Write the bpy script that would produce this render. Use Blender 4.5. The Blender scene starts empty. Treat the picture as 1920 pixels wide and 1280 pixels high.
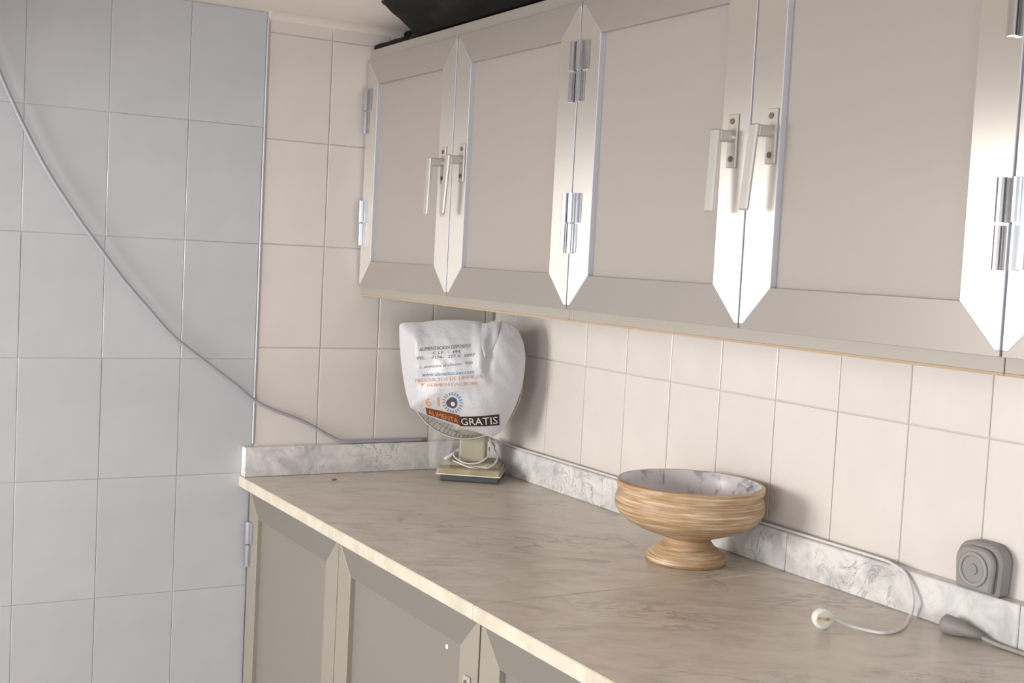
import bpy, bmesh, math, random
from mathutils import Vector, Matrix
from mathutils import noise as mnoise
random.seed(7)
R = math.radians
C = bpy.context.scene.collection
scn = bpy.context.scene

# ------------------------------------------------------------------ camera, light, exposure
# Origin: corner where back wall (y=0) meets right wall (x=0) at worktop height (z=0). Floor at z=-0.9.
CAM = Vector((-1.5082, -2.6531, 0.5047))
YAW, PITCH, ROLL, FPX = R(30.4444), R(-3.7317), R(2.9343), 2348.3
cd = bpy.data.cameras.new('camera'); cam = bpy.data.objects.new('camera', cd); C.objects.link(cam)
cd.sensor_width = 36.0; cd.lens = FPX * 36.0 / 1920.0; cd.clip_start = 0.02
fwd = Vector((math.sin(YAW)*math.cos(PITCH), math.cos(YAW)*math.cos(PITCH), math.sin(PITCH)))
rt = Vector((math.cos(YAW), -math.sin(YAW), 0)); up = rt.cross(fwd)
rt2 = rt*math.cos(ROLL) + up*math.sin(ROLL); up2 = -rt*math.sin(ROLL) + up*math.cos(ROLL)
M = Matrix((rt2, up2, -fwd)).transposed().to_4x4(); M.translation = CAM
cam.matrix_world = M
scn.camera = cam

w = bpy.data.worlds.new('world'); scn.world = w; w.use_nodes = True
w.node_tree.nodes['Background'].inputs[0].default_value = (0.75, 0.87, 1.0, 1)
w.node_tree.nodes['Background'].inputs[1].default_value = 1.5

def area(name, loc, direction, sx, sy, power, col):
    l = bpy.data.lights.new(name, 'AREA'); l.shape = 'RECTANGLE'; l.size = sx; l.size_y = sy
    l.energy = power; l.color = col
    o = bpy.data.objects.new(name, l); C.objects.link(o); o.location = loc
    o.rotation_euler = Vector(direction).to_track_quat('-Z', 'Z').to_euler()
    return o
# daylight from the side window, plus two fill lamps added without a known source
area('window_daylight', (-3.46, -0.56, 0.46), (1, 0, 0), 1.05, 1.0, 79, (1.0, 0.97, 0.925))
area('side_fill', (-3.46, -2.7, 0.0), (1, 0, 0), 1.2, 1.7, 42, (0.93, 0.96, 1.0))  # added fill that lifts the shadows on the right wall
area('rear_fill', (-1.5, -4.13, 0.1), (0, 1, 0), 1.0, 1.7, 15, (0.86, 0.93, 1.0))  # added soft fill from behind the camera
scn.view_settings.view_transform = 'Standard'; scn.view_settings.look = 'None'
scn.view_settings.gamma = 1.0; scn.view_settings.use_curve_mapping = False
scn.view_settings.exposure = -0.13

# ------------------------------------------------------------------ materials
def lin(c): return tuple(((v/255)/12.92 if v/255 <= .04045 else ((v/255+.055)/1.055)**2.4) for v in c) + (1,)
def mat(name, col, rough=.5, metal=0, spec=.5, coat=0, aniso=0, tangent=None, **kw):
    m = bpy.data.materials.new(name); m.use_nodes = True
    b = m.node_tree.nodes['Principled BSDF']
    b.inputs['Base Color'].default_value = lin(col); b.inputs['Roughness'].default_value = rough
    b.inputs['Metallic'].default_value = metal; b.inputs['Specular IOR Level'].default_value = spec
    b.inputs['Coat Weight'].default_value = coat
    if aniso:
        b.inputs['Anisotropic'].default_value = aniso
        cx = m.node_tree.nodes.new('ShaderNodeCombineXYZ')
        for i in range(3): cx.inputs[i].default_value = tangent[i]
        m.node_tree.links.new(cx.outputs[0], b.inputs['Tangent'])
    for k, v in kw.items(): b.inputs[k].default_value = v
    return m
def N(m, t, **kw):
    n = m.node_tree.nodes.new(t)
    for k, v in kw.items(): setattr(n, k, v)
    return n
def L(m, a, b): m.node_tree.links.new(a, b)
def coords(m, scale=(1,1,1), rot=(0,0,0)):
    t = N(m, 'ShaderNodeTexCoord'); mp = N(m, 'ShaderNodeMapping')
    mp.inputs['Scale'].default_value = scale; mp.inputs['Rotation'].default_value = rot
    L(m, t.outputs['Object'], mp.inputs[0]); return mp.outputs[0]
def noise(m, vec, sc, det=4, rough=.5, dist=0):
    n = N(m, 'ShaderNodeTexNoise'); n.inputs['Scale'].default_value = sc; n.inputs['Detail'].default_value = det
    n.inputs['Roughness'].default_value = rough; n.inputs['Distortion'].default_value = dist
    L(m, vec, n.inputs['Vector']); return n.outputs['Fac']
def ramp(m, fac, stops):
    r = N(m, 'ShaderNodeValToRGB'); e = r.color_ramp.elements
    while len(e) < len(stops): e.new(.5)
    for i, (p, c) in enumerate(stops): e[i].position = p; e[i].color = lin(c)
    L(m, fac, r.inputs[0]); return r.outputs[0]
def bump(m, h, strength=.2, dist=.001):
    b = N(m, 'ShaderNodeBump'); b.inputs['Strength'].default_value = strength; b.inputs['Distance'].default_value = dist
    L(m, h, b.inputs['Height']); L(m, b.outputs[0], m.node_tree.nodes['Principled BSDF'].inputs['Normal'])
def base(m, sock): L(m, sock, m.node_tree.nodes['Principled BSDF'].inputs['Base Color'])
def mixc(m, fac, a, b, mode='MIX'):
    x = N(m, 'ShaderNodeMix', data_type='RGBA', blend_type=mode)
    if isinstance(fac, (int, float)): x.inputs[0].default_value = fac
    else: L(m, fac, x.inputs[0])
    for s, v in ((6, a), (7, b)):
        if isinstance(v, tuple): x.inputs[s].default_value = lin(v)
        else: L(m, v, x.inputs[s])
    return x.outputs[2]

def tile_mat(name, c0, c1, rough):
    m = mat(name, c0, rough, spec=.5)
    oi = N(m, 'ShaderNodeObjectInfo')
    v = coords(m); n = noise(m, v, 9, 3)
    a = ramp(m, n, [(.3, c0), (.7, c1)])
    k = N(m, 'ShaderNodeMapRange'); k.inputs[3].default_value = .98; k.inputs[4].default_value = 1.02
    L(m, oi.outputs['Random'], k.inputs[0])
    cc = N(m, 'ShaderNodeCombineColor')
    for i in range(3): L(m, k.outputs[0], cc.inputs[i])
    base(m, mixc(m, 1.0, a, cc.outputs[0], 'MULTIPLY'))
    bump(m, noise(m, v, 14, 2), .25, .0015)
    return m
T_CREAM = tile_mat('cream_glazed_tile', (221, 214, 208), (226, 219, 213), .16)
T_GREY = tile_mat('cool_grey_glazed_tile', (194, 196, 202), (199, 201, 206), .13)
GROUT = mat('grout', (206, 197, 189), .9)
GROUTG = mat('grey_grout', (198, 199, 203), .9)
PLASTER = mat('ceiling_plaster', (240, 234, 228), .85)
bump(PLASTER, noise(PLASTER, coords(PLASTER), 12, 4), .4, .004)
PAINT = mat('painted_wall', (225, 219, 210), .8)
FLOORM = mat('floor_terracotta', (150, 128, 110), .5)
base(FLOORM, ramp(FLOORM, noise(FLOORM, coords(FLOORM), 6, 5), [(.3, (140, 120, 104)), (.7, (165, 144, 126))]))
FRAMEW = mat('white_frame', (225, 225, 225), .4)

def marble(name, base_c, dark_c, vein_c, scale, rough, sx=(1,1,1), rot=(0,0,0), vein=.5):
    m = mat(name, base_c, rough)
    v = coords(m, sx, rot)
    a = ramp(m, noise(m, v, scale, 8, .62, .6), [(.36, dark_c), (.58, base_c)])
    n = noise(m, v, scale*.8, 6, .6, 1.6)
    s = N(m, 'ShaderNodeMath', operation='SUBTRACT'); s.inputs[1].default_value = .5; L(m, n, s.inputs[0])
    ab = N(m, 'ShaderNodeMath', operation='ABSOLUTE'); L(m, s.outputs[0], ab.inputs[0])
    mr = N(m, 'ShaderNodeMapRange'); mr.inputs[1].default_value = 0; mr.inputs[2].default_value = .022
    mr.inputs[3].default_value = vein; mr.inputs[4].default_value = 0; L(m, ab.outputs[0], mr.inputs[0])
    n2 = noise(m, v, scale*.5, 2)
    mr2 = N(m, 'ShaderNodeMapRange'); mr2.inputs[1].default_value = .45; mr2.inputs[2].default_value = .62; L(m, n2, mr2.inputs[0])
    mu = N(m, 'ShaderNodeMath', operation='MULTIPLY'); L(m, mr.outputs[0], mu.inputs[0]); L(m, mr2.outputs[0], mu.inputs[1])
    base(m, mixc(m, mu.outputs[0], a, vein_c))
    return m
M_TOP = mat('grey_marble_worktop', (188, 180, 169), .30)
_t = N(M_TOP, 'ShaderNodeTexCoord'); _m = N(M_TOP, 'ShaderNodeMapping', vector_type='TEXTURE')
_m.inputs['Rotation'].default_value = (0, 0, R(-32)); _m.inputs['Scale'].default_value = (1.7, .85, 1)
L(M_TOP, _t.outputs['Object'], _m.inputs[0]); _v = _m.outputs[0]
_a = ramp(M_TOP, noise(M_TOP, _v, 16, 8, .68, .5), [(.32, (182, 172, 161)), (.46, (206, 195, 183)), (.62, (216, 206, 195))])
_n = noise(M_TOP, _v, 7, 6, .6, 1.3); _s = N(M_TOP, 'ShaderNodeMath', operation='SUBTRACT'); _s.inputs[1].default_value = .5; L(M_TOP, _n, _s.inputs[0])
_b = N(M_TOP, 'ShaderNodeMath', operation='ABSOLUTE'); L(M_TOP, _s.outputs[0], _b.inputs[0])
_r = N(M_TOP, 'ShaderNodeMapRange'); _r.inputs[2].default_value = .025; _r.inputs[3].default_value = .55; _r.inputs[4].default_value = 0; L(M_TOP, _b.outputs[0], _r.inputs[0])
_q = N(M_TOP, 'ShaderNodeMapRange'); _q.inputs[1].default_value = .42; _q.inputs[2].default_value = .62; L(M_TOP, noise(M_TOP, _v, 4, 2), _q.inputs[0])
_u = N(M_TOP, 'ShaderNodeMath', operation='MULTIPLY'); L(M_TOP, _r.outputs[0], _u.inputs[0]); L(M_TOP, _q.outputs[0], _u.inputs[1])
base(M_TOP, mixc(M_TOP, _u.outputs[0], _a, (112, 104, 98)))
M_UP = marble('white_marble_upstand', (232, 230, 226), (196, 194, 195), (122, 122, 126), 16, .3, (1, 1, 1), (R(35), 0, 0), .7)
M_EDGE = marble('marble_front_edge', (210, 202, 186), (194, 185, 169), (168, 157, 141), 18, .5, vein=.45)

ALU_V = mat('brushed_aluminium_upright', (206, 201, 195), .34, metal=.75, aniso=.85, tangent=(0, 1, 0))
ALU_H = mat('brushed_aluminium_crosswise', (182, 176, 170), .42, metal=.55, aniso=.85, tangent=(0, 0, 1))
ALU_B = mat('brushed_aluminium_base', (196, 190, 178), .45, metal=.45)
PANEL = mat('grey_laminate_panel', (162, 155, 149), .24, spec=.45)
bump(PANEL, noise(PANEL, coords(PANEL), 3, 2), .15, .002)
PANEL_B = mat('grey_laminate_panel_shaded', (130, 125, 118), .3)  # darker copy of the door panel: weaker light low down put into the colour
RAIL_S = mat('rail_side', (176, 170, 164), .5, metal=.2)
ALU_S = mat('aluminium_side', (205, 206, 214), .5, metal=.2)  # bluish reflection on the stile reveals put into the colour
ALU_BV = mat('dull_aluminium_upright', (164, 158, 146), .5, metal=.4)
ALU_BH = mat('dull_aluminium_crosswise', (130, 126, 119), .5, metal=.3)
CARC = mat('grey_carcass', (160, 153, 145), .45)
BROWN = mat('chipboard_edge', (172, 152, 126), .8)
DARK = mat('dark_gap', (58, 54, 54), .8)
CHROME = mat('satin_metal', (205, 207, 212), .2, metal=1.0)
HANDLE = mat('handle_metal', (205, 202, 196), .3, metal=.55)
SCREW = mat('screw_dark', (120, 98, 80), .5, metal=.3)
BLACK = mat('black_plastic_sheet', (9, 9, 11), .6, spec=.2)
CABLE = mat('grey_cable', (166, 164, 172), .5)
WCABLE = mat('white_cable', (226, 222, 220), .4)
WPLUG = mat('white_plug', (238, 234, 228), .35)
PIN = mat('plug_pin', (190, 150, 90), .3, metal=.8)
GREYPL = mat('grey_plastic_socket', (146, 142, 140), .5)
GREYPL2 = mat('light_grey_plastic', (158, 156, 150), .45)
FANP = mat('beige_fan_plastic', (176, 166, 140), .4)
base(FANP, ramp(FANP, noise(FANP, coords(FANP), 30, 3), [(.3, (146, 132, 106)), (.7, (168, 158, 132))]))
FANK = mat('fan_neck_plastic', (170, 163, 142), .4)
FAND = mat('fan_dark_base', (72, 74, 74), .5)
FANR = mat('fan_bright_strip', (220, 214, 194), .35)
WIRE = mat('guard_wire', (168, 166, 152), .35, metal=.3)
BAG = mat('white_plastic_bag', (206, 205, 209), .34)
BAG.node_tree.nodes['Principled BSDF'].inputs['Subsurface Weight'].default_value = 0.0
_v = coords(BAG); bump(BAG, noise(BAG, _v, 38, 5, .6, .8), .5, .004)
FILM = mat('clear_film', (235, 235, 238), .2, **{'Alpha': .13})
INK = mat('black_ink', (112, 104, 106), .6); INKB = mat('blue_ink', (104, 140, 176), .6)
INKN = mat('navy_ink', (66, 78, 110), .6); INKO = mat('orange_ink', (206, 160, 132), .6)
INKO2 = mat('strong_orange_ink', (226, 158, 92), .6); INKR = mat('brown_ink', (120, 62, 38), .6)
INKD = mat('dark_brown_ink', (52, 40, 38), .6); INKW = mat('white_ink', (226, 222, 214), .6)
INKP = mat('faint_blue_ink', (140, 142, 160), .6)
BOWLO = mat('ochre_streaked_ceramic', (190, 150, 105), .32)
_v = coords(BOWLO, (1.2, 1.2, 30)); n_ = noise(BOWLO, _v, 9, 6, .65, .3)
_v2 = coords(BOWLO, (1, 1, 3)); n2_ = noise(BOWLO, _v2, 10, 3)
c_ = ramp(BOWLO, n_, [(.3, (150, 120, 92)), (.44, (182, 152, 118)), (.56, (202, 180, 150)), (.68, (238, 226, 208))])
c2_ = ramp(BOWLO, n2_, [(.4, (255, 250, 242)), (.65, (226, 206, 182))])
base(BOWLO, mixc(BOWLO, .7, c_, c2_, 'MULTIPLY')); bump(BOWLO, n_, .5, .002)
BOWLI = mat('marbled_white_glaze', (214, 208, 214), .3)
_v = coords(BOWLI, (1, 1, .7)); n_ = noise(BOWLI, _v, 26, 4, .55, 1.2)
base(BOWLI, ramp(BOWLI, n_, [(.30, (120, 118, 128)), (.38, (186, 182, 192)), (.45, (222, 216, 219)), (.8, (232, 225, 225))]))

# ------------------------------------------------------------------ helpers
def obj(name, bm, m, parent=None, smooth=False, **props):
    me = bpy.data.meshes.new(name); bm.normal_update(); bm.to_mesh(me); bm.free()
    if smooth:
        for p in me.polygons: p.use_smooth = True
    for mm in (m if isinstance(m, (list, tuple)) else [m]): me.materials.append(mm)
    o = bpy.data.objects.new(name, me); C.objects.link(o)
    if parent: o.parent = parent
    for k, v in props.items(): o[k] = v
    return o
def thing(name, label, cat, loc=(0,0,0), group=None, **kw):
    o = bpy.data.objects.new(name, None); o.empty_display_size = .05; C.objects.link(o); o.location = loc
    o['label'] = label; o['category'] = cat
    if group: o['group'] = group
    return o
def rel(o, off):   # parent sits at loc 'off': shift child so world coordinates stay as built
    o.location = -Vector(off); return o
def box(bm, x0, x1, y0, y1, z0, z1, bev=0, seg=1):
    vs = [bm.verts.new((x, y, z)) for x in (x0, x1) for y in (y0, y1) for z in (z0, z1)]
    fs = [(0,1,3,2), (4,6,7,5), (0,4,5,1), (2,3,7,6), (0,2,6,4), (1,5,7,3)]
    F = [bm.faces.new([vs[i] for i in f]) for f in fs]
    if bev:
        es = list({e for f in F for e in f.edges})
        bmesh.ops.bevel(bm, geom=es, offset=bev, segments=seg, affect='EDGES', profile=.5)
    return bm
def boxo(name, m, parent, x0, x1, y0, y1, z0, z1, bev=0, seg=1, smooth=False, **props):
    bm = bmesh.new(); box(bm, min(x0,x1), max(x0,x1), min(y0,y1), max(y0,y1), min(z0,z1), max(z0,z1), bev, seg)
    return obj(name, bm, m, parent, smooth, **props)
def prism_x(bm, pts, x0, x1, bev=0):   # polygon in (y,z), extruded along x
    a = [bm.verts.new((x0, y, z)) for y, z in pts]; b = [bm.verts.new((x1, y, z)) for y, z in pts]
    F = [bm.faces.new(a), bm.faces.new(b[::-1])]
    n = len(pts)
    for i in range(n): F.append(bm.faces.new((a[i], b[i], b[(i+1) % n], a[(i+1) % n])))
    bmesh.ops.recalc_face_normals(bm, faces=F)
    if bev:
        bmesh.ops.bevel(bm, geom=list({e for f in F for e in f.edges}), offset=bev, segments=1, affect='EDGES')
    return bm
def lathe(bm, prof, n=48, c=(0,0,0)):
    rings = []
    for r, z in prof:
        if r < 1e-6: rings.append([bm.verts.new((c[0], c[1], c[2]+z))])
        else: rings.append([bm.verts.new((c[0]+r*math.cos(2*math.pi*i/n), c[1]+r*math.sin(2*math.pi*i/n), c[2]+z)) for i in range(n)])
    for a, b in zip(rings, rings[1:]):
        for i in range(n):
            j = (i+1) % n
            if len(a) == 1 and len(b) == 1: continue
            if len(a) == 1: bm.faces.new((a[0], b[j], b[i]))
            elif len(b) == 1: bm.faces.new((a[i], a[j], b[0]))
            else: bm.faces.new((a[i], a[j], b[j], b[i]))
    bmesh.ops.recalc_face_normals(bm, faces=bm.faces)
    return bm
def catmull(P, k=8):
    P = [Vector(p) for p in P]; out = []
    Q = [P[0]*2-P[1]] + P + [P[-1]*2-P[-2]]
    for i in range(1, len(Q)-2):
        for s in range(k):
            t = s/k; a, b, c, d = Q[i-1:i+3]
            out.append(.5*((2*b)+(c-a)*t+(2*a-5*b+4*c-d)*t*t+(3*b-a-3*c+d)*t**3))
    out.append(P[-1]); return out
def tube(bm, pts, r, n=8, cap=True):
    pts = [Vector(p) for p in pts]; rings = []; prev = None
    for i, p in enumerate(pts):
        t = (pts[min(i+1, len(pts)-1)] - pts[max(i-1, 0)]).normalized()
        if prev is None:
            a = Vector((0,0,1)) if abs(t.z) < .9 else Vector((1,0,0)); u = t.cross(a).normalized()
        else: u = (prev - t*prev.dot(t)).normalized()
        prev = u; v = t.cross(u)
        rr = r[i] if isinstance(r, list) else r
        rings.append([bm.verts.new(p + u*rr*math.cos(2*math.pi*k/n) + v*rr*math.sin(2*math.pi*k/n)) for k in range(n)])
    for a, b in zip(rings, rings[1:]):
        for k in range(n): bm.faces.new((a[k], a[(k+1) % n], b[(k+1) % n], b[k]))
    if cap: bm.faces.new(rings[0][::-1]); bm.faces.new(rings[-1])
    return bm
def cyl(bm, p0, p1, r, n=16): return tube(bm, [p0, p1], r, n)
def pray(u, v):   # viewing ray of a photo pixel, used only to find where things stand
    return fwd + rt2*((u-960)/FPX) - up2*((v-640)/FPX)
def at(u, v, ax, val):
    d = pray(u, v); t = (val-CAM[ax])/d[ax]; return CAM + d*t

# ------------------------------------------------------------------ room shell
TOPZ, FLZ = 1.011, -0.9
def slab(name, m, *a): return boxo(name, m, None, *a, kind='structure')
slab('floor', FLOORM, -3.55, .12, -4.25, .12, FLZ-.05, FLZ)
slab('ceiling', PLASTER, -3.55, .12, -4.25, .12, TOPZ, TOPZ+.06)
wb = slab('wall_back', GROUT, -.6, .12, 0, .12, FLZ, TOPZ)
wl = slab('wall_left', GROUTG, -3.55, -.6, 0, .12, FLZ, TOPZ)
wr = slab('wall_right', GROUT, 0, .12, -4.25, 0, FLZ, TOPZ)
# side wall (with the window) and front wall, each with an opening added for a fill
bm = bmesh.new()
WY0, WY1, WZ0, WZ1 = -1.10, -.02, -.05, .97
box(bm, -3.55, -3.4, -4.25, -3.5, FLZ, TOPZ); box(bm, -3.55, -3.4, -2.2, WY0, FLZ, TOPZ); box(bm, -3.55, -3.4, WY1, 0, FLZ, TOPZ)
box(bm, -3.55, -3.4, WY0, WY1, FLZ, WZ0); box(bm, -3.55, -3.4, WY0, WY1, WZ1, TOPZ)
obj('wall_side', bm, PAINT, None, kind='structure')
bm = bmesh.new()
box(bm, -3.4, -2.02, -4.25, -4.1, FLZ, TOPZ); box(bm, -.98, 0, -4.25, -4.1, FLZ, TOPZ)
obj('wall_front', bm, PAINT, None, kind='structure')
bm = bmesh.new(); t = .03
box(bm, -3.44, -3.4, WY0, WY0+t, WZ0, WZ1); box(bm, -3.44, -3.4, WY1-t, WY1, WZ0, WZ1)
box(bm, -3.44, -3.4, WY0+t, WY1-t, WZ0, WZ0+t); box(bm, -3.44, -3.4, WY0+t, WY1-t, WZ1-t, WZ1)
obj('window_1', bm, FRAMEW, None, kind='structure')

slab('shade_beam', PAINT, -1.90, -1.62, -4.1, -.0065, .765, TOPZ)  # unseen beam, added to keep window light off the cabinet tops
# glazed tiles, each a piece of its wall
_tm = {}
def tile(parent, m, x0, x1, z0, z1, facing, bv=.0016, sg=2, g=.0009):
    wd, ht = round(x1-x0, 4), round(z1-z0, 4)
    key = (wd, ht, facing, m.name)
    if key not in _tm:
        bm = bmesh.new(); th = .0024 if sg == 2 else .0016
        if facing == 'y': box(bm, g, wd-g, -th, 0, g, ht-g)
        else: box(bm, -th, 0, g, wd-g, g, ht-g)
        sel = []
        for e in bm.edges:
            a, b = e.verts[0].co, e.verts[1].co
            ax = 1 if facing == 'y' else 0
            if a[ax] < -th*.5 and b[ax] < -th*.5: sel.append(e)
        bmesh.ops.bevel(bm, geom=sel, offset=bv, segments=sg, affect='EDGES', profile=.5)
        me = bpy.data.meshes.new('tile'); bm.to_mesh(me); bm.free()
        for p in me.polygons: p.use_smooth = False
        me.materials.append(m); _tm[key] = me
    o = bpy.data.objects.new('tile', _tm[key]); C.objects.link(o); o.parent = parent
    o.location = (x0, 0, z0) if facing == 'y' else (0, x0, z0)
    j = .0025
    o.rotation_euler = (random.uniform(-j, j), random.uniform(-j, j)*.5, random.uniform(-j, j)) 
    return o
# cream section of the back wall
xs = [-.592-.004, -.451, -.31, -.169, -.028, -.0065]
zs = [-.02, .055, .2835, .512, .7405, .969, TOPZ-.001]
for i in range(5):
    for k in range(6): tile(wb, T_CREAM, xs[i], xs[i+1], zs[k], zs[k+1], 'y')
# right wall
ys = [-.0065] + [-(.2589-.15) - .15*k for k in range(13)]
zr = [-.02, .055, .2835, .512]
for i in range(len(ys)-1):
    for k in range(3): tile(wr, T_CREAM, ys[i+1], ys[i], zr[k], zr[k+1], 'x')
# cool grey section at the left, larger tiles
xl = [-.6035 - .1633*k for k in range(18)]; xl[0] = -.6035
zl = [.7634+.2525-.0059] + [.7634-.2525*k for k in range(7)] + [FLZ]
zl[0] = TOPZ-.001
for i in range(17):
    for k in range(len(zl)-1):
        tile(wl, T_GREY, xl[i+1], xl[i], zl[k+1], zl[k], 'y', .0012, 3, .0004)
boxo('trim_1', mat('grey_edge_strip', (196, 197, 202), .4), None, -.6028, -.5985, -.0045, 0, .07, TOPZ-.012, .0015, kind='structure')
# plaster cove where ceiling and back wall meet
bm = bmesh.new(); pr = [(0.0, TOPZ), (0.0, TOPZ-.022)] + [(-.034+.034*math.cos(a), TOPZ-.022+.022*math.sin(a)) for a in [R(15*i) for i in range(1, 6)]] + [(-.034, TOPZ)]
prism_x(bm, pr, -.60, -.0); 
for v in bm.verts: pass
obj('trim_2', bm, mat('cove_plaster', (232, 224, 216), .7), None, kind='structure')

# ------------------------------------------------------------------ worktop and upstand
D, SEAM, TH = .629, -1.084, .0235
wt = thing('worktop', 'grey veined marble worktop with a pale front edge and one cross joint', 'worktop', (0,0,-TH))
def stone(name, m, x0, x1, y0, y1, z0, z1, bev=.0015, wt=wt):
    bm = bmesh.new(); box(bm, x0, x1, y0, y1, z0, z1, bev)
    o = obj(name, bm, m, wt); o.location = -wt.location; return o
for (y0, y1) in ((SEAM+.0008, -.001), (-2.3, SEAM-.0008)):
    o = stone('slab', [M_TOP, M_EDGE], -D, -.001, y0, y1, -TH, 0)
    for p in o.data.polygons:
        if p.normal.x < -.6: p.material_index = 1
UH = .0655
ub = thing('marble_upstand', 'short marble upstand against the back wall, ending at the fan', 'upstand', (-.32, -.0165, .0003))
ur = thing('marble_upstand', 'long jointed marble upstand along the right wall behind the pedestal bowl', 'upstand', (-.0165, -1.0, .0003))
stone('strip', [M_UP], -D+.004, -.0275, -.0265, -.0030, .0003, UH, wt=ub)
ya = at(1128, 925, 0, -.0265).y; yb = -1.084; yc = at(1911, 1154, 0, -.0265).y
for (y0, y1) in ((ya+.0006, -.0065), (yb+.0006, ya-.0006), (yc+.0006, yb-.0006), (-2.3, yc-.0006)):
    stone('strip', M_UP, -.0265, -.0030, y0, y1, .0003, UH, wt=ur)

# ------------------------------------------------------------------ cabinet doors
SW = .058
def stile_pts(y0, y1, z0, z1, outer):
    """upright frame member between y0 (outer) and y1 (inner); mitred 45 degrees"""
    s = 1 if y1 > y0 else -1; c = .007; w_ = SW
    return [(y0, z0+c), (y0+s*c, z0+c), (y1, z0+w_), (y1, z1-w_), (y0+s*c, z1-c), (y0, z1-c)]
def make_hinge(parent, y, z, side, X, leaf=True):
    # lift-off hinge: upper barrel with leaf, lower barrel
    bm = bmesh.new(); r = .0058
    cyl(bm, (X-.006, y, z+.0015), (X-.006, y, z+.05), r, 12)
    cyl(bm, (X-.0055, y+side*.0008, z-.05), (X-.0055, y+side*.0008, z-.0015), r*.86, 12)
    if leaf: box(bm, X-.0035, X-.0005, min(y, y+side*.022), max(y, y+side*.022), z+.0015, z+.05)
    box(bm, X-.003, X-.0005, min(y, y+side*.012), max(y, y+side*.012), z-.049, z-.0015)
    box(bm, X-.0008, X+.001, y-.004, y+.004, z-.049, z+.049)
    return obj('hinge', bm, CHROME, parent)
def make_handle(parent, y, z, X, lean=0.0, side=1):
    bm = bmesh.new()
    box(bm, X-.004, X, y-.010, y+.010, z-.037, z+.037, .0012)          # plate
    cyl(bm, (X-.004, y, z+.006), (X-.012, y, z+.006), .0085, 14)          # boss
    box(bm, X-.031, X-.010, y-.0085, y+.0085, z-.003, z+.013, .002)     # arm
    n0 = len(bm.verts)
    box(bm, X-.036, X-.029, y-.0085, y+.0085, z-.100, z+.014, .002)    # lever
    bm.verts.ensure_lookup_table()
    for v in bm.verts[n0:]:
        k = (z+.01-v.co.z)
        v.co.y += lean*k; 
        v.co.x -= .004*max(0, k/.12)**2
    o = obj('handle', bm, [HANDLE, SCREW], parent)
    bm = bmesh.new(); bm.from_mesh(o.data)
    n1 = len(bm.faces)
    for dz in (.027, -.025): cyl(bm, (X-.0035, y, z+dz), (X-.0055, y, z+dz), .0042, 10)
    bm.faces.ensure_lookup_table()
    for f in bm.faces[n1:]: f.material_index = 1
    bm.to_mesh(o.data); bm.free()
    return o
def facing(o):
    for p in o.data.polygons:
        if abs(p.normal.x) < .9: p.material_index = 1
    return o
def make_door(parent, y0, y1, z0, z1, X, hinge_side=None, hz=(), handle=None, mats=None, leaf=True):
    """door between y0 (towards back wall) and y1 (towards viewer); outer face at x=X; frame proud of panel"""
    g = .0017; ya_, yb_ = y0-g, y1+g
    bm = bmesh.new(); box(bm, X+.010, X+.019, yb_+SW*.6, ya_-SW*.6, z0+SW*.6, z1-SW*.6)
    mp, mv, mh = mats or (PANEL, ALU_V, ALU_H)
    d = obj('door', bm, mp, parent)
    for (a, s) in ((ya_, -1), (yb_, 1)):
        bm = bmesh.new(); prism_x(bm, stile_pts(a, a+s*SW, z0, z1, a), X, X+.020, .0007)
        facing(obj('stile', bm, [mv, mv if mats else ALU_S], d))
    c = .007
    for (zz, s) in ((z0, 1), (z1, -1)):
        pts = [(ya_, zz), (ya_, zz+s*c), (ya_-c, zz+s*c), (ya_-SW, zz+s*SW), (yb_+SW, zz+s*SW), (yb_+c, zz+s*c), (yb_, zz+s*c), (yb_, zz)]
        bm = bmesh.new(); prism_x(bm, pts, X+.0004, X+.020, .0005)
        facing(obj('rail', bm, [mh, RAIL_S], d))
    if hinge_side is not None:
        hy = (y0-.0095) if hinge_side < 0 else (y1+.0095)
        for z in hz: make_hinge(d, hy, z, hinge_side, X, leaf)
    if handle:
        make_handle(d, handle[0], handle[1], X, handle[2])
    return d
S = [-.010, -.4444, -.885, -1.3237, -1.7548, -2.195, -2.635]
XU = -.3677; ZB, ZT = .4265, .936; CB, CT = .409, .9589
def upper(i0, label, hs):
    y0, y1 = S[i0], S[i0+2]
    c = thing('wall_cabinet', label, 'cabinet', (0,0,0), 'grey wall cabinets hung above the worktop')
    bm = bmesh.new(); Xb = XU+.021
    ye0, ye1 = y0 + (.009 if i0 == 0 else -.0006), y1+.0006
    box(bm, Xb, -.001, ye1, ye0, CB+.004, CT)
    o = obj('carcass', bm, CARC, c)
    bm = bmesh.new(); box(bm, Xb-.013, Xb, ye1, ye0, CB, ZB+.012, .0008); obj('bottom_rail', bm, CARC, c)
    bm = bmesh.new(); box(bm, Xb-.013, Xb, ye1, ye0, ZT-.012, CT, .0008); obj('top_rail', bm, CARC, c)
    bm = bmesh.new(); box(bm, Xb-.0125, Xb+.03, ye1, ye0, CB-.0032, CB); obj('chipboard_edge', bm, BROWN, c)
    H = (.8205, .570); hzz = .684
    m = S[i0+1]
    make_door(c, y0, m, ZB, ZT, XU, -1, H, (m+.033, hzz, .0))
    make_door(c, m, y1, ZB, ZT, XU, 1, H, (m-.046, hzz+.002, .07), None, i0 == 2)
    return c
upper(0, 'farthest of the grey wall cabinets, fitted against the back wall above the bagged fan', 0)
upper(2, 'middle grey wall cabinet with two lever handles, above the pedestal bowl', 0)
upper(4, 'nearest wall cabinet, only its hinge edge showing at the right of the photo', 0)
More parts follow.
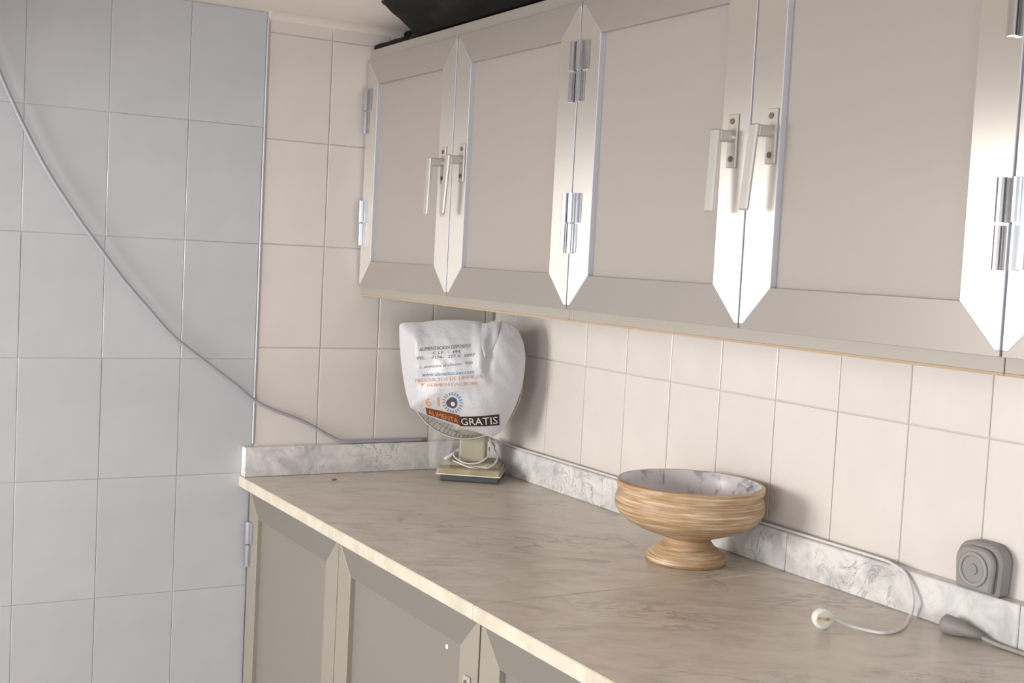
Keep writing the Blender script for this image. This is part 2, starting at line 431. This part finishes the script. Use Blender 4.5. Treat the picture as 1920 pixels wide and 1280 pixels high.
# grey filler strip beside the back wall
# base cabinets
XL = -.606; LT = -TH-.004; LB = -.80
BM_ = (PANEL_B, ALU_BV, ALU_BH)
def lower(y0, ym, y1, label, handles):
    c = thing('base_cabinet', label, 'cabinet', (0,0,0), 'grey base cabinets under the worktop')
    Xb = XL+.021
    bm = bmesh.new(); box(bm, Xb, -.002, y1+.0006, y0-.0006, -.9, -TH-.0005); obj('carcass', bm, CARC, c)
    H = (-.150, -.640)
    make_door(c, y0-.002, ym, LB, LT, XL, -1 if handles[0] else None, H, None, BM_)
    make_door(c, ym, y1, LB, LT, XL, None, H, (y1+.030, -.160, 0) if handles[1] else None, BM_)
    return c
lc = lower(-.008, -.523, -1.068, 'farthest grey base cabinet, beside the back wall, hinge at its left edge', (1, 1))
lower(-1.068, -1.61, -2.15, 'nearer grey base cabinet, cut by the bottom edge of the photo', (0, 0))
pd = at(838, 1212, 0, XL+.0095)
bm = bmesh.new(); bmesh.ops.create_uvsphere(bm, u_segments=12, v_segments=8, radius=.0042)
for v in bm.verts: v.co.x *= .35; v.co += pd
obj('paint_drop', bm, WPLUG, lc, True, label='small white drop of paint on the grey door')

# ------------------------------------------------------------------ black sheeting on top of the cabinets
bm = bmesh.new(); nu, nv = 90, 14
grid = []
for i in range(nu+1):
    y = -.012 - 2.2*(i/nu)**1.5
    row = []
    # ceiling edge of the sheet: close to the wall at first, then swinging out over the room
    if y > -.168: xc = -.283
    elif y > -.285: xc = -.283 - 1.59*(-.168-y)
    else: xc = -.469 - .02*mnoise.noise(Vector((y*3, 2, 2)))
    for j in range(nv+1):
        v = j/nv; xa = -.354; z0 = CT+.0012; zl = CT+.011
        if y > -.168:  # low front lip: dark strip standing in for shade along the cabinet top
            if j == 0: x, z = xa, z0
            elif v <= .3: x = xa*(1-(v-.07)/.23) + xc*((v-.07)/.23) if v > .08 else xa; z = zl
            else: x = xc; z = zl + (TOPZ-.0015-zl)*(v-.3)/.7
            row.append(bm.verts.new((x, y, z + .0012*mnoise.noise(Vector((y*60, v*6, 1)))*(0 < j < nv)))); continue
        x = xa*(1-v) + xc*v; z = z0*(1-v) + (TOPZ-.0015)*v
        k = math.sin(math.pi*v); n = mnoise.noise(Vector((y*7, v*2.2, 3))) + .5*mnoise.noise(Vector((y*22, v*5, 7)))
        fold = k*(.010*n)
        row.append(bm.verts.new((x - fold*1.4, y - (.03*v if y < -.3 else 0), min(max(z - fold*.9, CT+.0012), TOPZ-.001))))
    grid.append(row)
for i in range(nu):
    for j in range(nv): bm.faces.new((grid[i][j], grid[i+1][j], grid[i+1][j+1], grid[i][j+1]))
o = obj('plastic_sheet', bm, BLACK, None, True, label='crumpled black plastic sheet stuffed between the wall cabinets and the ceiling, with a dark lip standing in for shade', category='plastic sheet')
sm = o.modifiers.new('s', 'SOLIDIFY'); sm.thickness = .0012; sm.offset = 0

# ------------------------------------------------------------------ pedestal bowl
bc = at(1286, 1051, 2, 0); bx, by = bc.x, bc.y
bt = thing('pedestal_bowl', 'ochre streaked pedestal bowl with a marbled white inside, standing on the worktop', 'bowl', (bx, by, 0))
RB = .1275
outer = [(.060, .0), (.0690, .001), (.0705, .006), (.069, .012), (.064, .017), (.056, .023), (.047, .030), (.0415, .037), (.0395, .043)]
bm = bmesh.new(); lathe(bm, [(0, .0005)] + outer + [(0, .044)], 72); obj('foot', bm, BOWLO, bt, True)
body = [(.0390, .042), (.047, .0455), (.066, .052), (.088, .060), (.108, .070), (.120, .079), (.1268, .089), (.1290, .100), (.1285, .108), (.1262, .116), (.1245, .1205), (.1262, .125), (.1275, .131), (.1272, .137), (.1245, .1395), (.1200, .1390)]
bm = bmesh.new(); lathe(bm, body, 96); obj('outer_bowl', bm, BOWLO, bt, True)
inner = [(.1200, .1390), (.1170, .1345), (.1150, .124), (.112, .105), (.100, .085), (.078, .070), (.045, .062), (0, .060)]
bm = bmesh.new(); lathe(bm, inner, 96); obj('inner_lining', bm, BOWLI, bt, True, label='marbled white glazed lining')

# ------------------------------------------------------------------ desk fan under a carrier bag
fr = Vector((.81, -.586, 0)).normalized(); fb = Vector((.586, .81, 0)).normalized(); UPV = Vector((0,0,1))   # right, away
f0 = (at(814, 905, 2, 0)+at(938, 905, 2, 0))/2         # middle of the base's front bottom edge
fo = f0 + fb*.065                                       # column foot
ft = thing('desk_fan', 'beige desk fan hooded by a white carrier bag, in the corner of the worktop', 'fan', (fo.x, fo.y, 0))
def F(r_, b_, z_): return fr*r_ + fb*b_ + UPV*z_       # fan-local to world-aligned offsets
def fbox(bm, r0, r1, b0, b1, z0, z1, bev=0, seg=2, taper=0):
    n0 = len(bm.verts); box(bm, r0, r1, b0, b1, z0, z1, bev, seg); bm.verts.ensure_lookup_table()
    for v in bm.verts[n0:]:
        k = (v.co.z-z0)/(z1-z0) if z1 > z0 else 0
        v.co = F(v.co.x*(1-taper*k), v.co.y*(1-taper*k*.6), v.co.z)
    return bm
bw = .073
bm = bmesh.new(); fbox(bm, -bw+.008, bw-.003, -.062, .07, 0, .015, .004); obj('base_plate', bm, FAND, ft)
bm = bmesh.new(); fbox(bm, -bw, bw, -.066, .072, .014, .031, .005, 3, .02); obj('base_housing', bm, FANP, ft)
bm = bmesh.new(); fbox(bm, -bw-.0005, bw+.0005, -.0668, .0722, .0150, .0180, .001); obj('trim_strip', bm, FANR, ft)
bm = bmesh.new(); fbox(bm, -bw*.92, bw*.92, -.030, .066, .0300, .041, .004, 2, .12); obj('base_step', bm, FANP, ft)
bm = bmesh.new(); fbox(bm, -.004, .040, -.034, -.0295, .0305, .0345, .001); obj('control_strip', bm, FANR, ft)
bm = bmesh.new(); fbox(bm, -.031, .031, -.012, .036, .034, .17, .005, 2, .06); obj('neck', bm, FANK, ft)
# guard: hoop and radial wires, tilted disc facing the viewer
HC = Vector((-.006, -.045, .2105)); GR = .137
def on_head(u, v, back=0):
    p0 = Vector((fo.x, fo.y, 0)) + F(0, HC.y+back, 0); d = pray(u, v); t_ = ((p0-CAM).dot(fb))/d.dot(fb)
    q = CAM + d*t_ - Vector((fo.x, fo.y, 0)); return q.dot(fr), q.z
_h = on_head(872, 716); HC.x, HC.z = _h
GR = on_head(979, 716)[0]-_h[0]
def G(a, r, b): return F(HC.x + r*math.cos(a), HC.y + b, HC.z + r*math.sin(a))
bm = bmesh.new()
for (r, b, t) in ((GR, 0, .0024), (GR*.95, .05, .0018), (GR*.62, -.021, .001), (GR*.2, -.027, .0014)):
    pts = [G(2*math.pi*i/64, r, b) for i in range(65)]; tube(bm, pts, t, 6, False)
for i in range(84):
    a = 2*math.pi*i/84
    pts = [G(a, GR*.2, -.027), G(a, GR*.62, -.021), G(a, GR*.9, -.010), G(a, GR, 0), G(a, GR*.95, .05), G(a, GR*.8, .068), G(a, GR*.3, .075)]
    tube(bm, pts, .0008, 4, False)
obj('wire_guard', bm, WIRE, ft)
bm = bmesh.new(); tube(bm, [F(HC.x, HC.y+.015, HC.z), F(HC.x, HC.y+.03, HC.z), F(HC.x, HC.y+.10, HC.z), F(HC.x, HC.y+.108, HC.z)], [.03, .042, .040, .02], 24); obj('motor_housing', bm, FANP, ft, True)
for k in range(4):
    bm = bmesh.new(); rows = []
    for i in range(7):
        r = .022 + .088*i/6; row = []
        for j in range(5):
            s = (j/4-.5); a = k*math.pi/2 + s*(.95 - .2*abs(i/6-.6)) + .25*i/6
            row.append(bm.verts.new(G(a, r, .012 + .022*s)))
        rows.append(row)
    for a_, b_ in zip(rows, rows[1:]):
        for j in range(4): bm.faces.new((a_[j], a_[j+1], b_[j+1], b_[j]))
    o = obj('blade', bm, FANR, ft, True); mm = o.modifiers.new('s', 'SOLIDIFY'); mm.thickness = .0015
# power cord: wound round the neck, up onto the upstand, along it, and down to the loose plug
rl = lambda p: Vector(p) - Vector((fo.x, fo.y, 0))
bm = bmesh.new()
loop = [F(-.012, .03, .055), F(-.038, .02, .062), F(-.040, -.02, .052), F(-.012, -.042, .041), F(.020, -.040, .043), F(.040, -.020, .058), F(.036, .02, .07)]
tube(bm, catmull(loop, 8), .0019, 6)
loop2 = [F(-.050, .0, .0395), F(-.030, -.036, .0405), F(.004, -.046, .0315), F(.035, -.045, .0305), F(.055, -.028, .041), F(.058, .0, .055), F(.048, .028, .066), F(.045, .05, .07)]
tube(bm, catmull(loop2, 8), .0019, 6)
tube(bm, catmull([F(-.062, -.01, .041), F(-.046, .0, .052), F(-.030, .018, .064)], 6), .004, 8)
X_ = -.0175
along = [F(.045, .05, .07), rl((-.030, -.06, .075))]
for y in [-.16 - .1*i for i in range(12)]:
    if y > -1.25: along.append(rl((X_ + .0015*math.sin(y*9), y, UH+.0027)))
tail = [(1682, 1058, 'b', .0685), (1700, 1080, 'b', .052), (1708, 1110, 'b', .028)]
along += [rl((X_, -1.285, UH+.0028)), rl((-.0235, -1.318, UH+.0020)), rl(at(1697, 1074, 0, -.0315)), rl(at(1708, 1100, 0, -.036)), rl(at(1712, 1130, 0, -.042)), rl(at(1706, 1156, 2, .0028)),
          rl(at(1690, 1178, 2, .0028)), rl(at(1660, 1186, 2, .0028)), rl(at(1625, 1181, 2, .0028)), rl(at(1592, 1172, 2, .006)), rl(at(1568, 1163, 2, .0105))]
tube(bm, catmull(along, 8), .0026, 8)
cord = obj('power_cord', bm, WCABLE, ft, True, label='white power cord lying along the top of the upstand')
pc = at(1543, 1160, 2, .0145) - Vector((fo.x, fo.y, 0)); pe = at(1568, 1163, 2, .0115) - Vector((fo.x, fo.y, 0))
ax = Vector((-.50, -.80, .12)).normalized()        # direction the pins point: towards the viewer
bm = bmesh.new()
tube(bm, [pc+ax*.004, pc+ax*.0, pc-ax*.012, pc-ax*.020, pc-ax*.026], [.0128, .0148, .0142, .0105, .007], 24)
tube(bm, catmull([pe + (pe-pc)*.3, (pc-ax*.022)*.5+pe*.5, pc-ax*.022], 4), [.0030]*4+[.0045]*4+[.006], 10)
pl = obj('plug', bm, WPLUG, cord, True)
bm = bmesh.new(); sd = ax.cross(UPV).normalized(); uu = sd.cross(ax)
bm2 = bm
tube(bm2, [pc+ax*.0045+sd*.0001, pc+ax*.0058], [.0105, .0105], 20)
obj('plug_face', bm2, mat('plug_face', (214, 214, 206), .4), cord)
bm = bmesh.new()
for s in (-1, 1): tube(bm, [pc+ax*.004+sd*.0062*s+uu*.001, pc+ax*.020+sd*.0062*s+uu*.001], .0020, 8)
obj('plug_pins', bm, PIN, cord, label='brass coloured plug pins')

# carrier bag over the fan head --------------------------------------------------
SCL = 1.0
def px2l(u, v):     # photo pixel -> (right, up) on the plane of the fan head
    p0 = Vector((fo.x, fo.y, 0)) + F(HC.x, HC.y, 0); d = pray(u, v); t = ((p0-CAM).dot(fb))/d.dot(fb)
    q = CAM + d*t - Vector((fo.x, fo.y, 0)); return q.dot(fr), q.z
sil = [(985,690),(986,664),(982,640),(972,617),(955,607),(940,600),(925,601),(911,606),(898,602),(880,600),(850,599),(815,600),(790,604),(765,604),(751,605),(751,630),(753,665),(757,700),(763,735),(771,762),(795,774),(830,788),(865,800),(895,808),(925,818),(943,806),(958,780),(970,755),(980,725)]
BC = px2l(868, 705)
polar = sorted([(math.atan2(y-BC[1], x-BC[0]), math.hypot(x-BC[0], y-BC[1])) for x, y in [px2l(u, v) for u, v in sil]])
def rad(a):
    a = (a+math.pi) % (2*math.pi) - math.pi
    P = [(polar[-1][0]-2*math.pi, polar[-1][1])] + polar + [(polar[0][0]+2*math.pi, polar[0][1])]
    for (a0, r0), (a1, r1) in zip(P, P[1:]):
        if a0 <= a <= a1:
            t = (a-a0)/max(1e-9, a1-a0)
            x = (1-t)*r0*math.cos(a0)+t*r1*math.cos(a1); y = (1-t)*r0*math.sin(a0)+t*r1*math.sin(a1)
            return math.hypot(x, y)
    return P[0][1]
def depth(x, y):    # how far the bag's front stands out towards the viewer at (right, up)
    a = math.atan2(y-BC[1], x-BC[0]); r = math.hypot(x-BC[0], y-BC[1])
    k = min(1.0, r/rad(a))
    d = .052*(1-k**2.6)
    vz = Vector((x*16, y*16, 1.3)); vz2 = Vector((x*45+y*20, y*30, 5.1))
    wr_ = .0065*mnoise.noise(vz) + .0035*mnoise.noise(vz2)
    ridge = .012*math.exp(-((x-(BC[0]+.042-.16*(y-BC[1]-.07)))/.013)**2)*max(0, min(1, (y-BC[1]+.02)/.05))     # fold down from the handle
    ridge -= .009*math.exp(-((x-(BC[0]+.062+.03*(y-BC[1])))/.009)**2)*max(0, min(1, (y-BC[1]+.0)/.05))
    left = .008*math.exp(-((x-(BC[0]-.098+.22*(BC[1]-y)*.3))/.012)**2)
    edge = (1-k**6)
    return d + (wr_+ridge+left)*edge + .004
bg = thing('carrier_bag', 'white printed plastic carrier bag pulled over the head of the desk fan', 'bag', (fo.x, fo.y, 0))
bg.location.z = 0
bm = bmesh.new(); NA, NR = 160, 34
def ring_pt(a, k, back):
    r = rad(a)*k; x = BC[0]+r*math.cos(a); y = BC[1]+r*math.sin(a)
    if back: b = HC.y + .062*(1-k**4) + .006*mnoise.noise(Vector((x*20, y*20, 9)))*(1-k**6)
    else: b = HC.y - depth(x, y)
    return F(x, b - .010, y)
def ringset(back):
    cpt = bm.verts.new(ring_pt(0, 0, back)); rs = []
    for i in range(1, NR+1):
        if i == NR and back: rs.append(front[-1]); break
        rs.append([bm.verts.new(ring_pt(2*math.pi*j/NA, i/NR, back)) for j in range(NA)])
    for j in range(NA): bm.faces.new((cpt, rs[0][j], rs[0][(j+1) % NA]))
    for a_, b_ in zip(rs, rs[1:]):
        for j in range(NA): bm.faces.new((a_[j], b_[j], b_[(j+1) % NA], a_[(j+1) % NA]))
    return rs
front = ringset(False)
bo = obj('bag_front', bm, BAG, bg, True)
# rear of the bag, open underneath, skirting the guard
bm = bmesh.new()
rows = []
for i in range(0, 13):
    k = i/12; row = []
    for j in range(NA+1):
        a = 2*math.pi*j/NA; s = math.sin(a)
        r = rad(a)*(1-.22*k**2); x = BC[0]+r*math.cos(a); y = BC[1]+r*math.sin(a)
        row.append((a, bm.verts.new(F(x, HC.y-.014+.085*k, y) + Vector((0,0,.002*mnoise.noise(Vector((x*30, y*30, k*4))))))))
    rows.append(row)
for A, B in zip(rows, rows[1:]):
    for j in range(NA):
        if -3.55 < ((A[j][0]+math.pi) % (2*math.pi)-math.pi) < -.75: continue      # mouth of the bag
        bm.faces.new((A[j][1], B[j][1], B[j+1][1], A[j+1][1]))
loose = [v for v in bm.verts if not v.link_faces]
bmesh.ops.delete(bm, geom=loose, context='VERTS')
obj('bag_side', bm, BAG, bg, True)
# corner flap (the bag's handle) standing off the front
def surf(x, y, off=.0007): return F(x, HC.y - depth(x, y) - .010 - off, y)
fl = [px2l(*q) for q in ((905, 606), (941, 602), (937, 630), (926, 655), (915, 668), (908, 640))]
bm = bmesh.new(); nn = 9; rows = []
for i in range(nn+1):
    t = i/nn
    def lerp(P, t):
        q = t*(len(P)-1); k = min(int(q), len(P)-2); f = q-k
        return (P[k][0]*(1-f)+P[k+1][0]*f, P[k][1]*(1-f)+P[k+1][1]*f)
    lft = lerp([fl[0], fl[5], fl[4]], t); rgt = lerp([fl[1], fl[2], fl[3], fl[4]], t)
    rows.append([bm.verts.new(surf(lft[0]*(1-s)+rgt[0]*s, lft[1]*(1-s)+rgt[1]*s, .002+.009*math.sin(math.pi*s)*(1-.6*t) + .002*mnoise.noise(Vector((s*5, t*4, 2))))) for s in [j/8 for j in range(9)]])
for A, B in zip(rows, rows[1:]):
    for j in range(8): bm.faces.new((A[j], A[j+1], B[j+1], B[j]))
obj('handle_flap', bm, BAG, bg, True)
# clear film hanging from the bag's mouth beside the neck
bm = bmesh.new(); rows = []
for i in range(9):
    t = i/8; row = []
    for j in range(7):
        s = j/6; u = 800 + 6*t + s*(52-14*t); v = 782 + s*16 + t*(92-10*s)
        x, y = px2l(u, v); row.append(bm.verts.new(F(x, HC.y+.012+.006*math.sin(s*9+t*2)-.026*t, y)))
    rows.append(row)
for A, B in zip(rows, rows[1:]):
    for j in range(6): bm.faces.new((A[j], A[j+1], B[j+1], B[j]))
obj('clear_film', bm, FILM, bg, True, label='clear film hanging from the mouth of the bag')

# printing on the bag: text laid on the bag's surface
def text_mesh(s):
    cu = bpy.data.curves.new('t', 'FONT'); cu.body = s; cu.size = 1; cu.resolution_u = 2
    o = bpy.data.objects.new('t', cu); C.objects.link(o)
    dg = bpy.context.evaluated_depsgraph_get(); dg.update(); me = bpy.data.meshes.new_from_object(o.evaluated_get(dg))
    bpy.data.objects.remove(o); bpy.data.curves.remove(cu)
    return me
def print_text(s, p0, p1, hpx, m, name='printed_text', bold=0, off=.0010):
    me = text_mesh(s); xs_ = [v.co.x for v in me.vertices]; ys_ = [v.co.y for v in me.vertices]
    x0, x1 = min(xs_), max(xs_); y0, y1 = 0, max(ys_)
    bm = bmesh.new(); bm.from_mesh(me); bpy.data.meshes.remove(me)
    bmesh.ops.triangulate(bm, faces=bm.faces)
    bmesh.ops.subdivide_edges(bm, edges=[e for e in bm.edges if e.calc_length() > .35], cuts=1)
    for v in bm.verts:
        t = (v.co.x-x0)/(x1-x0); h = (v.co.y-y0)/(y1-y0)
        u = p0[0]+(p1[0]-p0[0])*t; w_ = p0[1]+(p1[1]-p0[1])*t - h*hpx
        v.co = surf(*px2l(u, w_), off)
    return obj(name, bm, m, bg)
def band(P0, P1, P2, P3, m, name, off=.0008, n=14):   # quad strip tl,tr,br,bl in photo pixels
    bm = bmesh.new(); rows = []
    for i in range(5):
        t = i/4
        rows.append([bm.verts.new(surf(*px2l(*[((P0[k]*(1-s)+P1[k]*s)*(1-t)+(P3[k]*(1-s)+P2[k]*s)*t) for k in (0, 1)]), off)) for s in [j/n for j in range(n+1)]])
    for A, B in zip(rows, rows[1:]):
        for j in range(n): bm.faces.new((A[j], A[j+1], B[j+1], B[j]))
    return obj(name, bm, m, bg)
print_text('ALIMENTACION DEPOSITO', (794, 655), (888, 648), 6.5, INK)
print_text('C.I.F.  -  PM', (819, 661), (869, 658), 5, INK)
print_text('TEL.  -7196-  277 6  1097', (788, 671), (897, 664), 5.5, INK)
print_text('i  atencion al cliente  900', (795, 687), (893, 678), 5.5, INKP)
print_text('www.alimentacion.com', (798, 702), (896, 695), 7, INKB)
print_text('PRODUCTOS DE LIMPIEZA', (785, 713), (911, 703), 6.5, INKO)
print_text('Y ALIMENTACION', (795, 721), (900, 716), 6, INKO)
print_text('6 1', (804, 758), (830, 757), 17, INKO2)
# round emblem: navy disc, orange curl, ring of short rays
def disc(cu, cv, ru, rv, m, name, a0=0, a1=2*math.pi, hole=0, off=.0012, n=28):
    bm = bmesh.new(); A = []; B = []
    for i in range(n+1):
        a = a0+(a1-a0)*i/n
        A.append(bm.verts.new(surf(*px2l(cu+ru*hole*math.cos(a), cv-rv*hole*math.sin(a)), off))); B.append(bm.verts.new(surf(*px2l(cu+ru*math.cos(a), cv-rv*math.sin(a)), off)))
    for i in range(n): bm.faces.new((A[i], B[i], B[i+1], A[i+1]))
    return obj(name, bm, m, bg)
disc(855, 750, 9, 11, INKN, 'emblem_disc', hole=.02)
disc(850, 751, 7, 8, INKR, 'emblem_curl', R(60), R(320), .62, .0016)
disc(856, 752, 4, 4, INKW, 'emblem_centre', hole=.1, off=.0018)
bm = bmesh.new()
for i in range(20):
    a = 2*math.pi*i/20
    q = [(855+(16+dr)*math.cos(a+da), 750-(16+dr)*math.sin(a+da)*1.05) for dr, da in ((-2.2, -.07), (3.2, -.05), (3.2, .05), (-2.2, .07))]
    bm.faces.new([bm.verts.new(surf(*px2l(*p), .001)) for p in q])
obj('emblem_rays', bm, INKB, bg)
band((803, 760), (866, 774), (866, 795), (803, 775), INKR, 'printed_ribbon')
band((864, 777), (939, 773), (939, 794), (864, 797), INKD, 'printed_ribbon')
print_text('ALIMENTA', (807, 774), (862, 791), 10, INKO2, off=.0014)
print_text('GRATIS', (868, 794), (936, 791), 14, INKW, off=.0014)

# ------------------------------------------------------------------ grey cable on the left wall
px = [(-60,-20), (-25,70), (0,137), (38,222), (74,293), (105,346), (152,416), (190,468), (230,522), (279,579), (325,630), (393,684), (440,720), (478,751), (514,769), (557,785), (590,801), (618,817)]
pts = []
for i, (u, v) in enumerate(px):
    p = at(u, v, 1, -.016); pts.append(p)
pts.insert(0, Vector((pts[0].x-.10, -.016, TOPZ-.002)))
pts += [Vector((-.392, -.018, UH+.0052)), Vector((-.35, -.017, UH+.0046)), Vector((-.28, -.016, UH+.0043)), Vector((-.18, -.016, UH+.0043))]
bm = bmesh.new(); tube(bm, catmull(pts, 6), .0040, 10)
obj('wall_cable', bm, CABLE, None, True, label='long grey cable sagging across the tiled wall to the top of the upstand', category='cable')

# ------------------------------------------------------------------ grey wall socket and loose grey plug
sa = at(1796, 1090, 0, -.006); sb = at(1886, 1110, 0, -.006)
yc_ = (-1.437-1.522)/2; zc0 = UH+.001; 
st = thing('wall_socket', 'grey surface-mounted wall socket with a round recess, sitting on the upstand', 'socket', (-.0065, yc_, zc0))
def sbox(bm, wd, h, d, x0=0, ch=.026):
    pts = [(-wd/2+.003, 0), (wd/2-.003, 0)] + [(sx*(wd/2-ch+ch*math.cos(t_)), h-ch+ch*math.sin(t_)) for sx, rr in ((1, range(0, 91, 15)), (-1, range(90, -1, -15))) for t_ in [R(q) for q in rr]]
    prism_x(bm, [(y, z) for y, z in pts], -x0, -x0-d, .003); return bm
bm = bmesh.new(); sbox(bm, .078, .072, .024); obj('back_box', bm, GREYPL, st)
bm = bmesh.new(); sbox(bm, .066, .062, .010, .0245, .022); 
for v in bm.verts: v.co.z += .004
obj('cover_plate', bm, GREYPL, st)
def ringx(bm, r0, r1, x0, x1, zc, n=32):
    A = [[bm.verts.new((x, r*math.cos(2*math.pi*i/n), zc+r*math.sin(2*math.pi*i/n))) for i in range(n)] for r, x in ((r1, x0), (r1, x1), (r0, x1), (r0, x0))]
    for a, b in zip(A, A[1:]+A[:1]):
        for i in range(n): bm.faces.new((a[i], a[(i+1) % n], b[(i+1) % n], b[i]))
    bmesh.ops.recalc_face_normals(bm, faces=bm.faces); return bm
bm = bmesh.new(); ringx(bm, .019, .025, -.034, -.0375, .034); obj('socket_rim', bm, GREYPL2, st, True)
bm = bmesh.new(); cyl(bm, (-.0342, 0, .034), (-.0352, 0, .034), .019, 24); cyl(bm, (-.0352, 0, .034), (-.0372, 0, .034), .008, 16); obj('socket_face', bm, GREYPL, st)
# loose plug
q0 = at(1772, 1166, 2, .014); q1 = at(1822, 1180, 2, .012)
q0 = Vector((-.052, at(1772,1160,0,-.052).y, .0145)); q1 = Vector((-.040, q0.y-.046, .0100))
gp = thing('loose_plug', 'grey plug lying against the upstand under the wall socket, cord running right', 'plug', (q0.x, q0.y, 0))
o_ = Vector((q0.x, q0.y, 0)); dd = (q1-q0).normalized()
bm = bmesh.new(); tube(bm, [q0-o_-dd*.004, q0-o_, q0-o_+dd*.018, q0-o_+dd*.034, q1-o_+dd*.010], [.009, .0138, .0132, .0085, .0045], 20)
obj('plug_body', bm, GREYPL, gp, True)
bm = bmesh.new(); tube(bm, catmull([q1-o_, Vector((-.036, q1.y-.03, .0045))-o_, Vector((-.034, q1.y-.08, .0035))-o_, Vector((-.036, q1.y-.2, .0035))-o_, Vector((-.036, q1.y-.5, .0035))-o_], 6), .0033, 8)
obj('cord', bm, GREYPL2, gp, True)

# small brown crumb on the worktop
cp = at(626, 900, 2, 0)
bm = bmesh.new(); bmesh.ops.create_icosphere(bm, subdivisions=2, radius=.004)
for v in bm.verts: v.co.z *= .45; v.co.x *= 1.5; v.co *= 1+.25*mnoise.noise(v.co*400)
o = obj('crumb', bm, mat('crumb_brown', (120, 102, 84), .9), None, True, label='small brown crumb on the worktop near the back upstand', category='crumb'); o.location = (cp.x, cp.y, .0018)
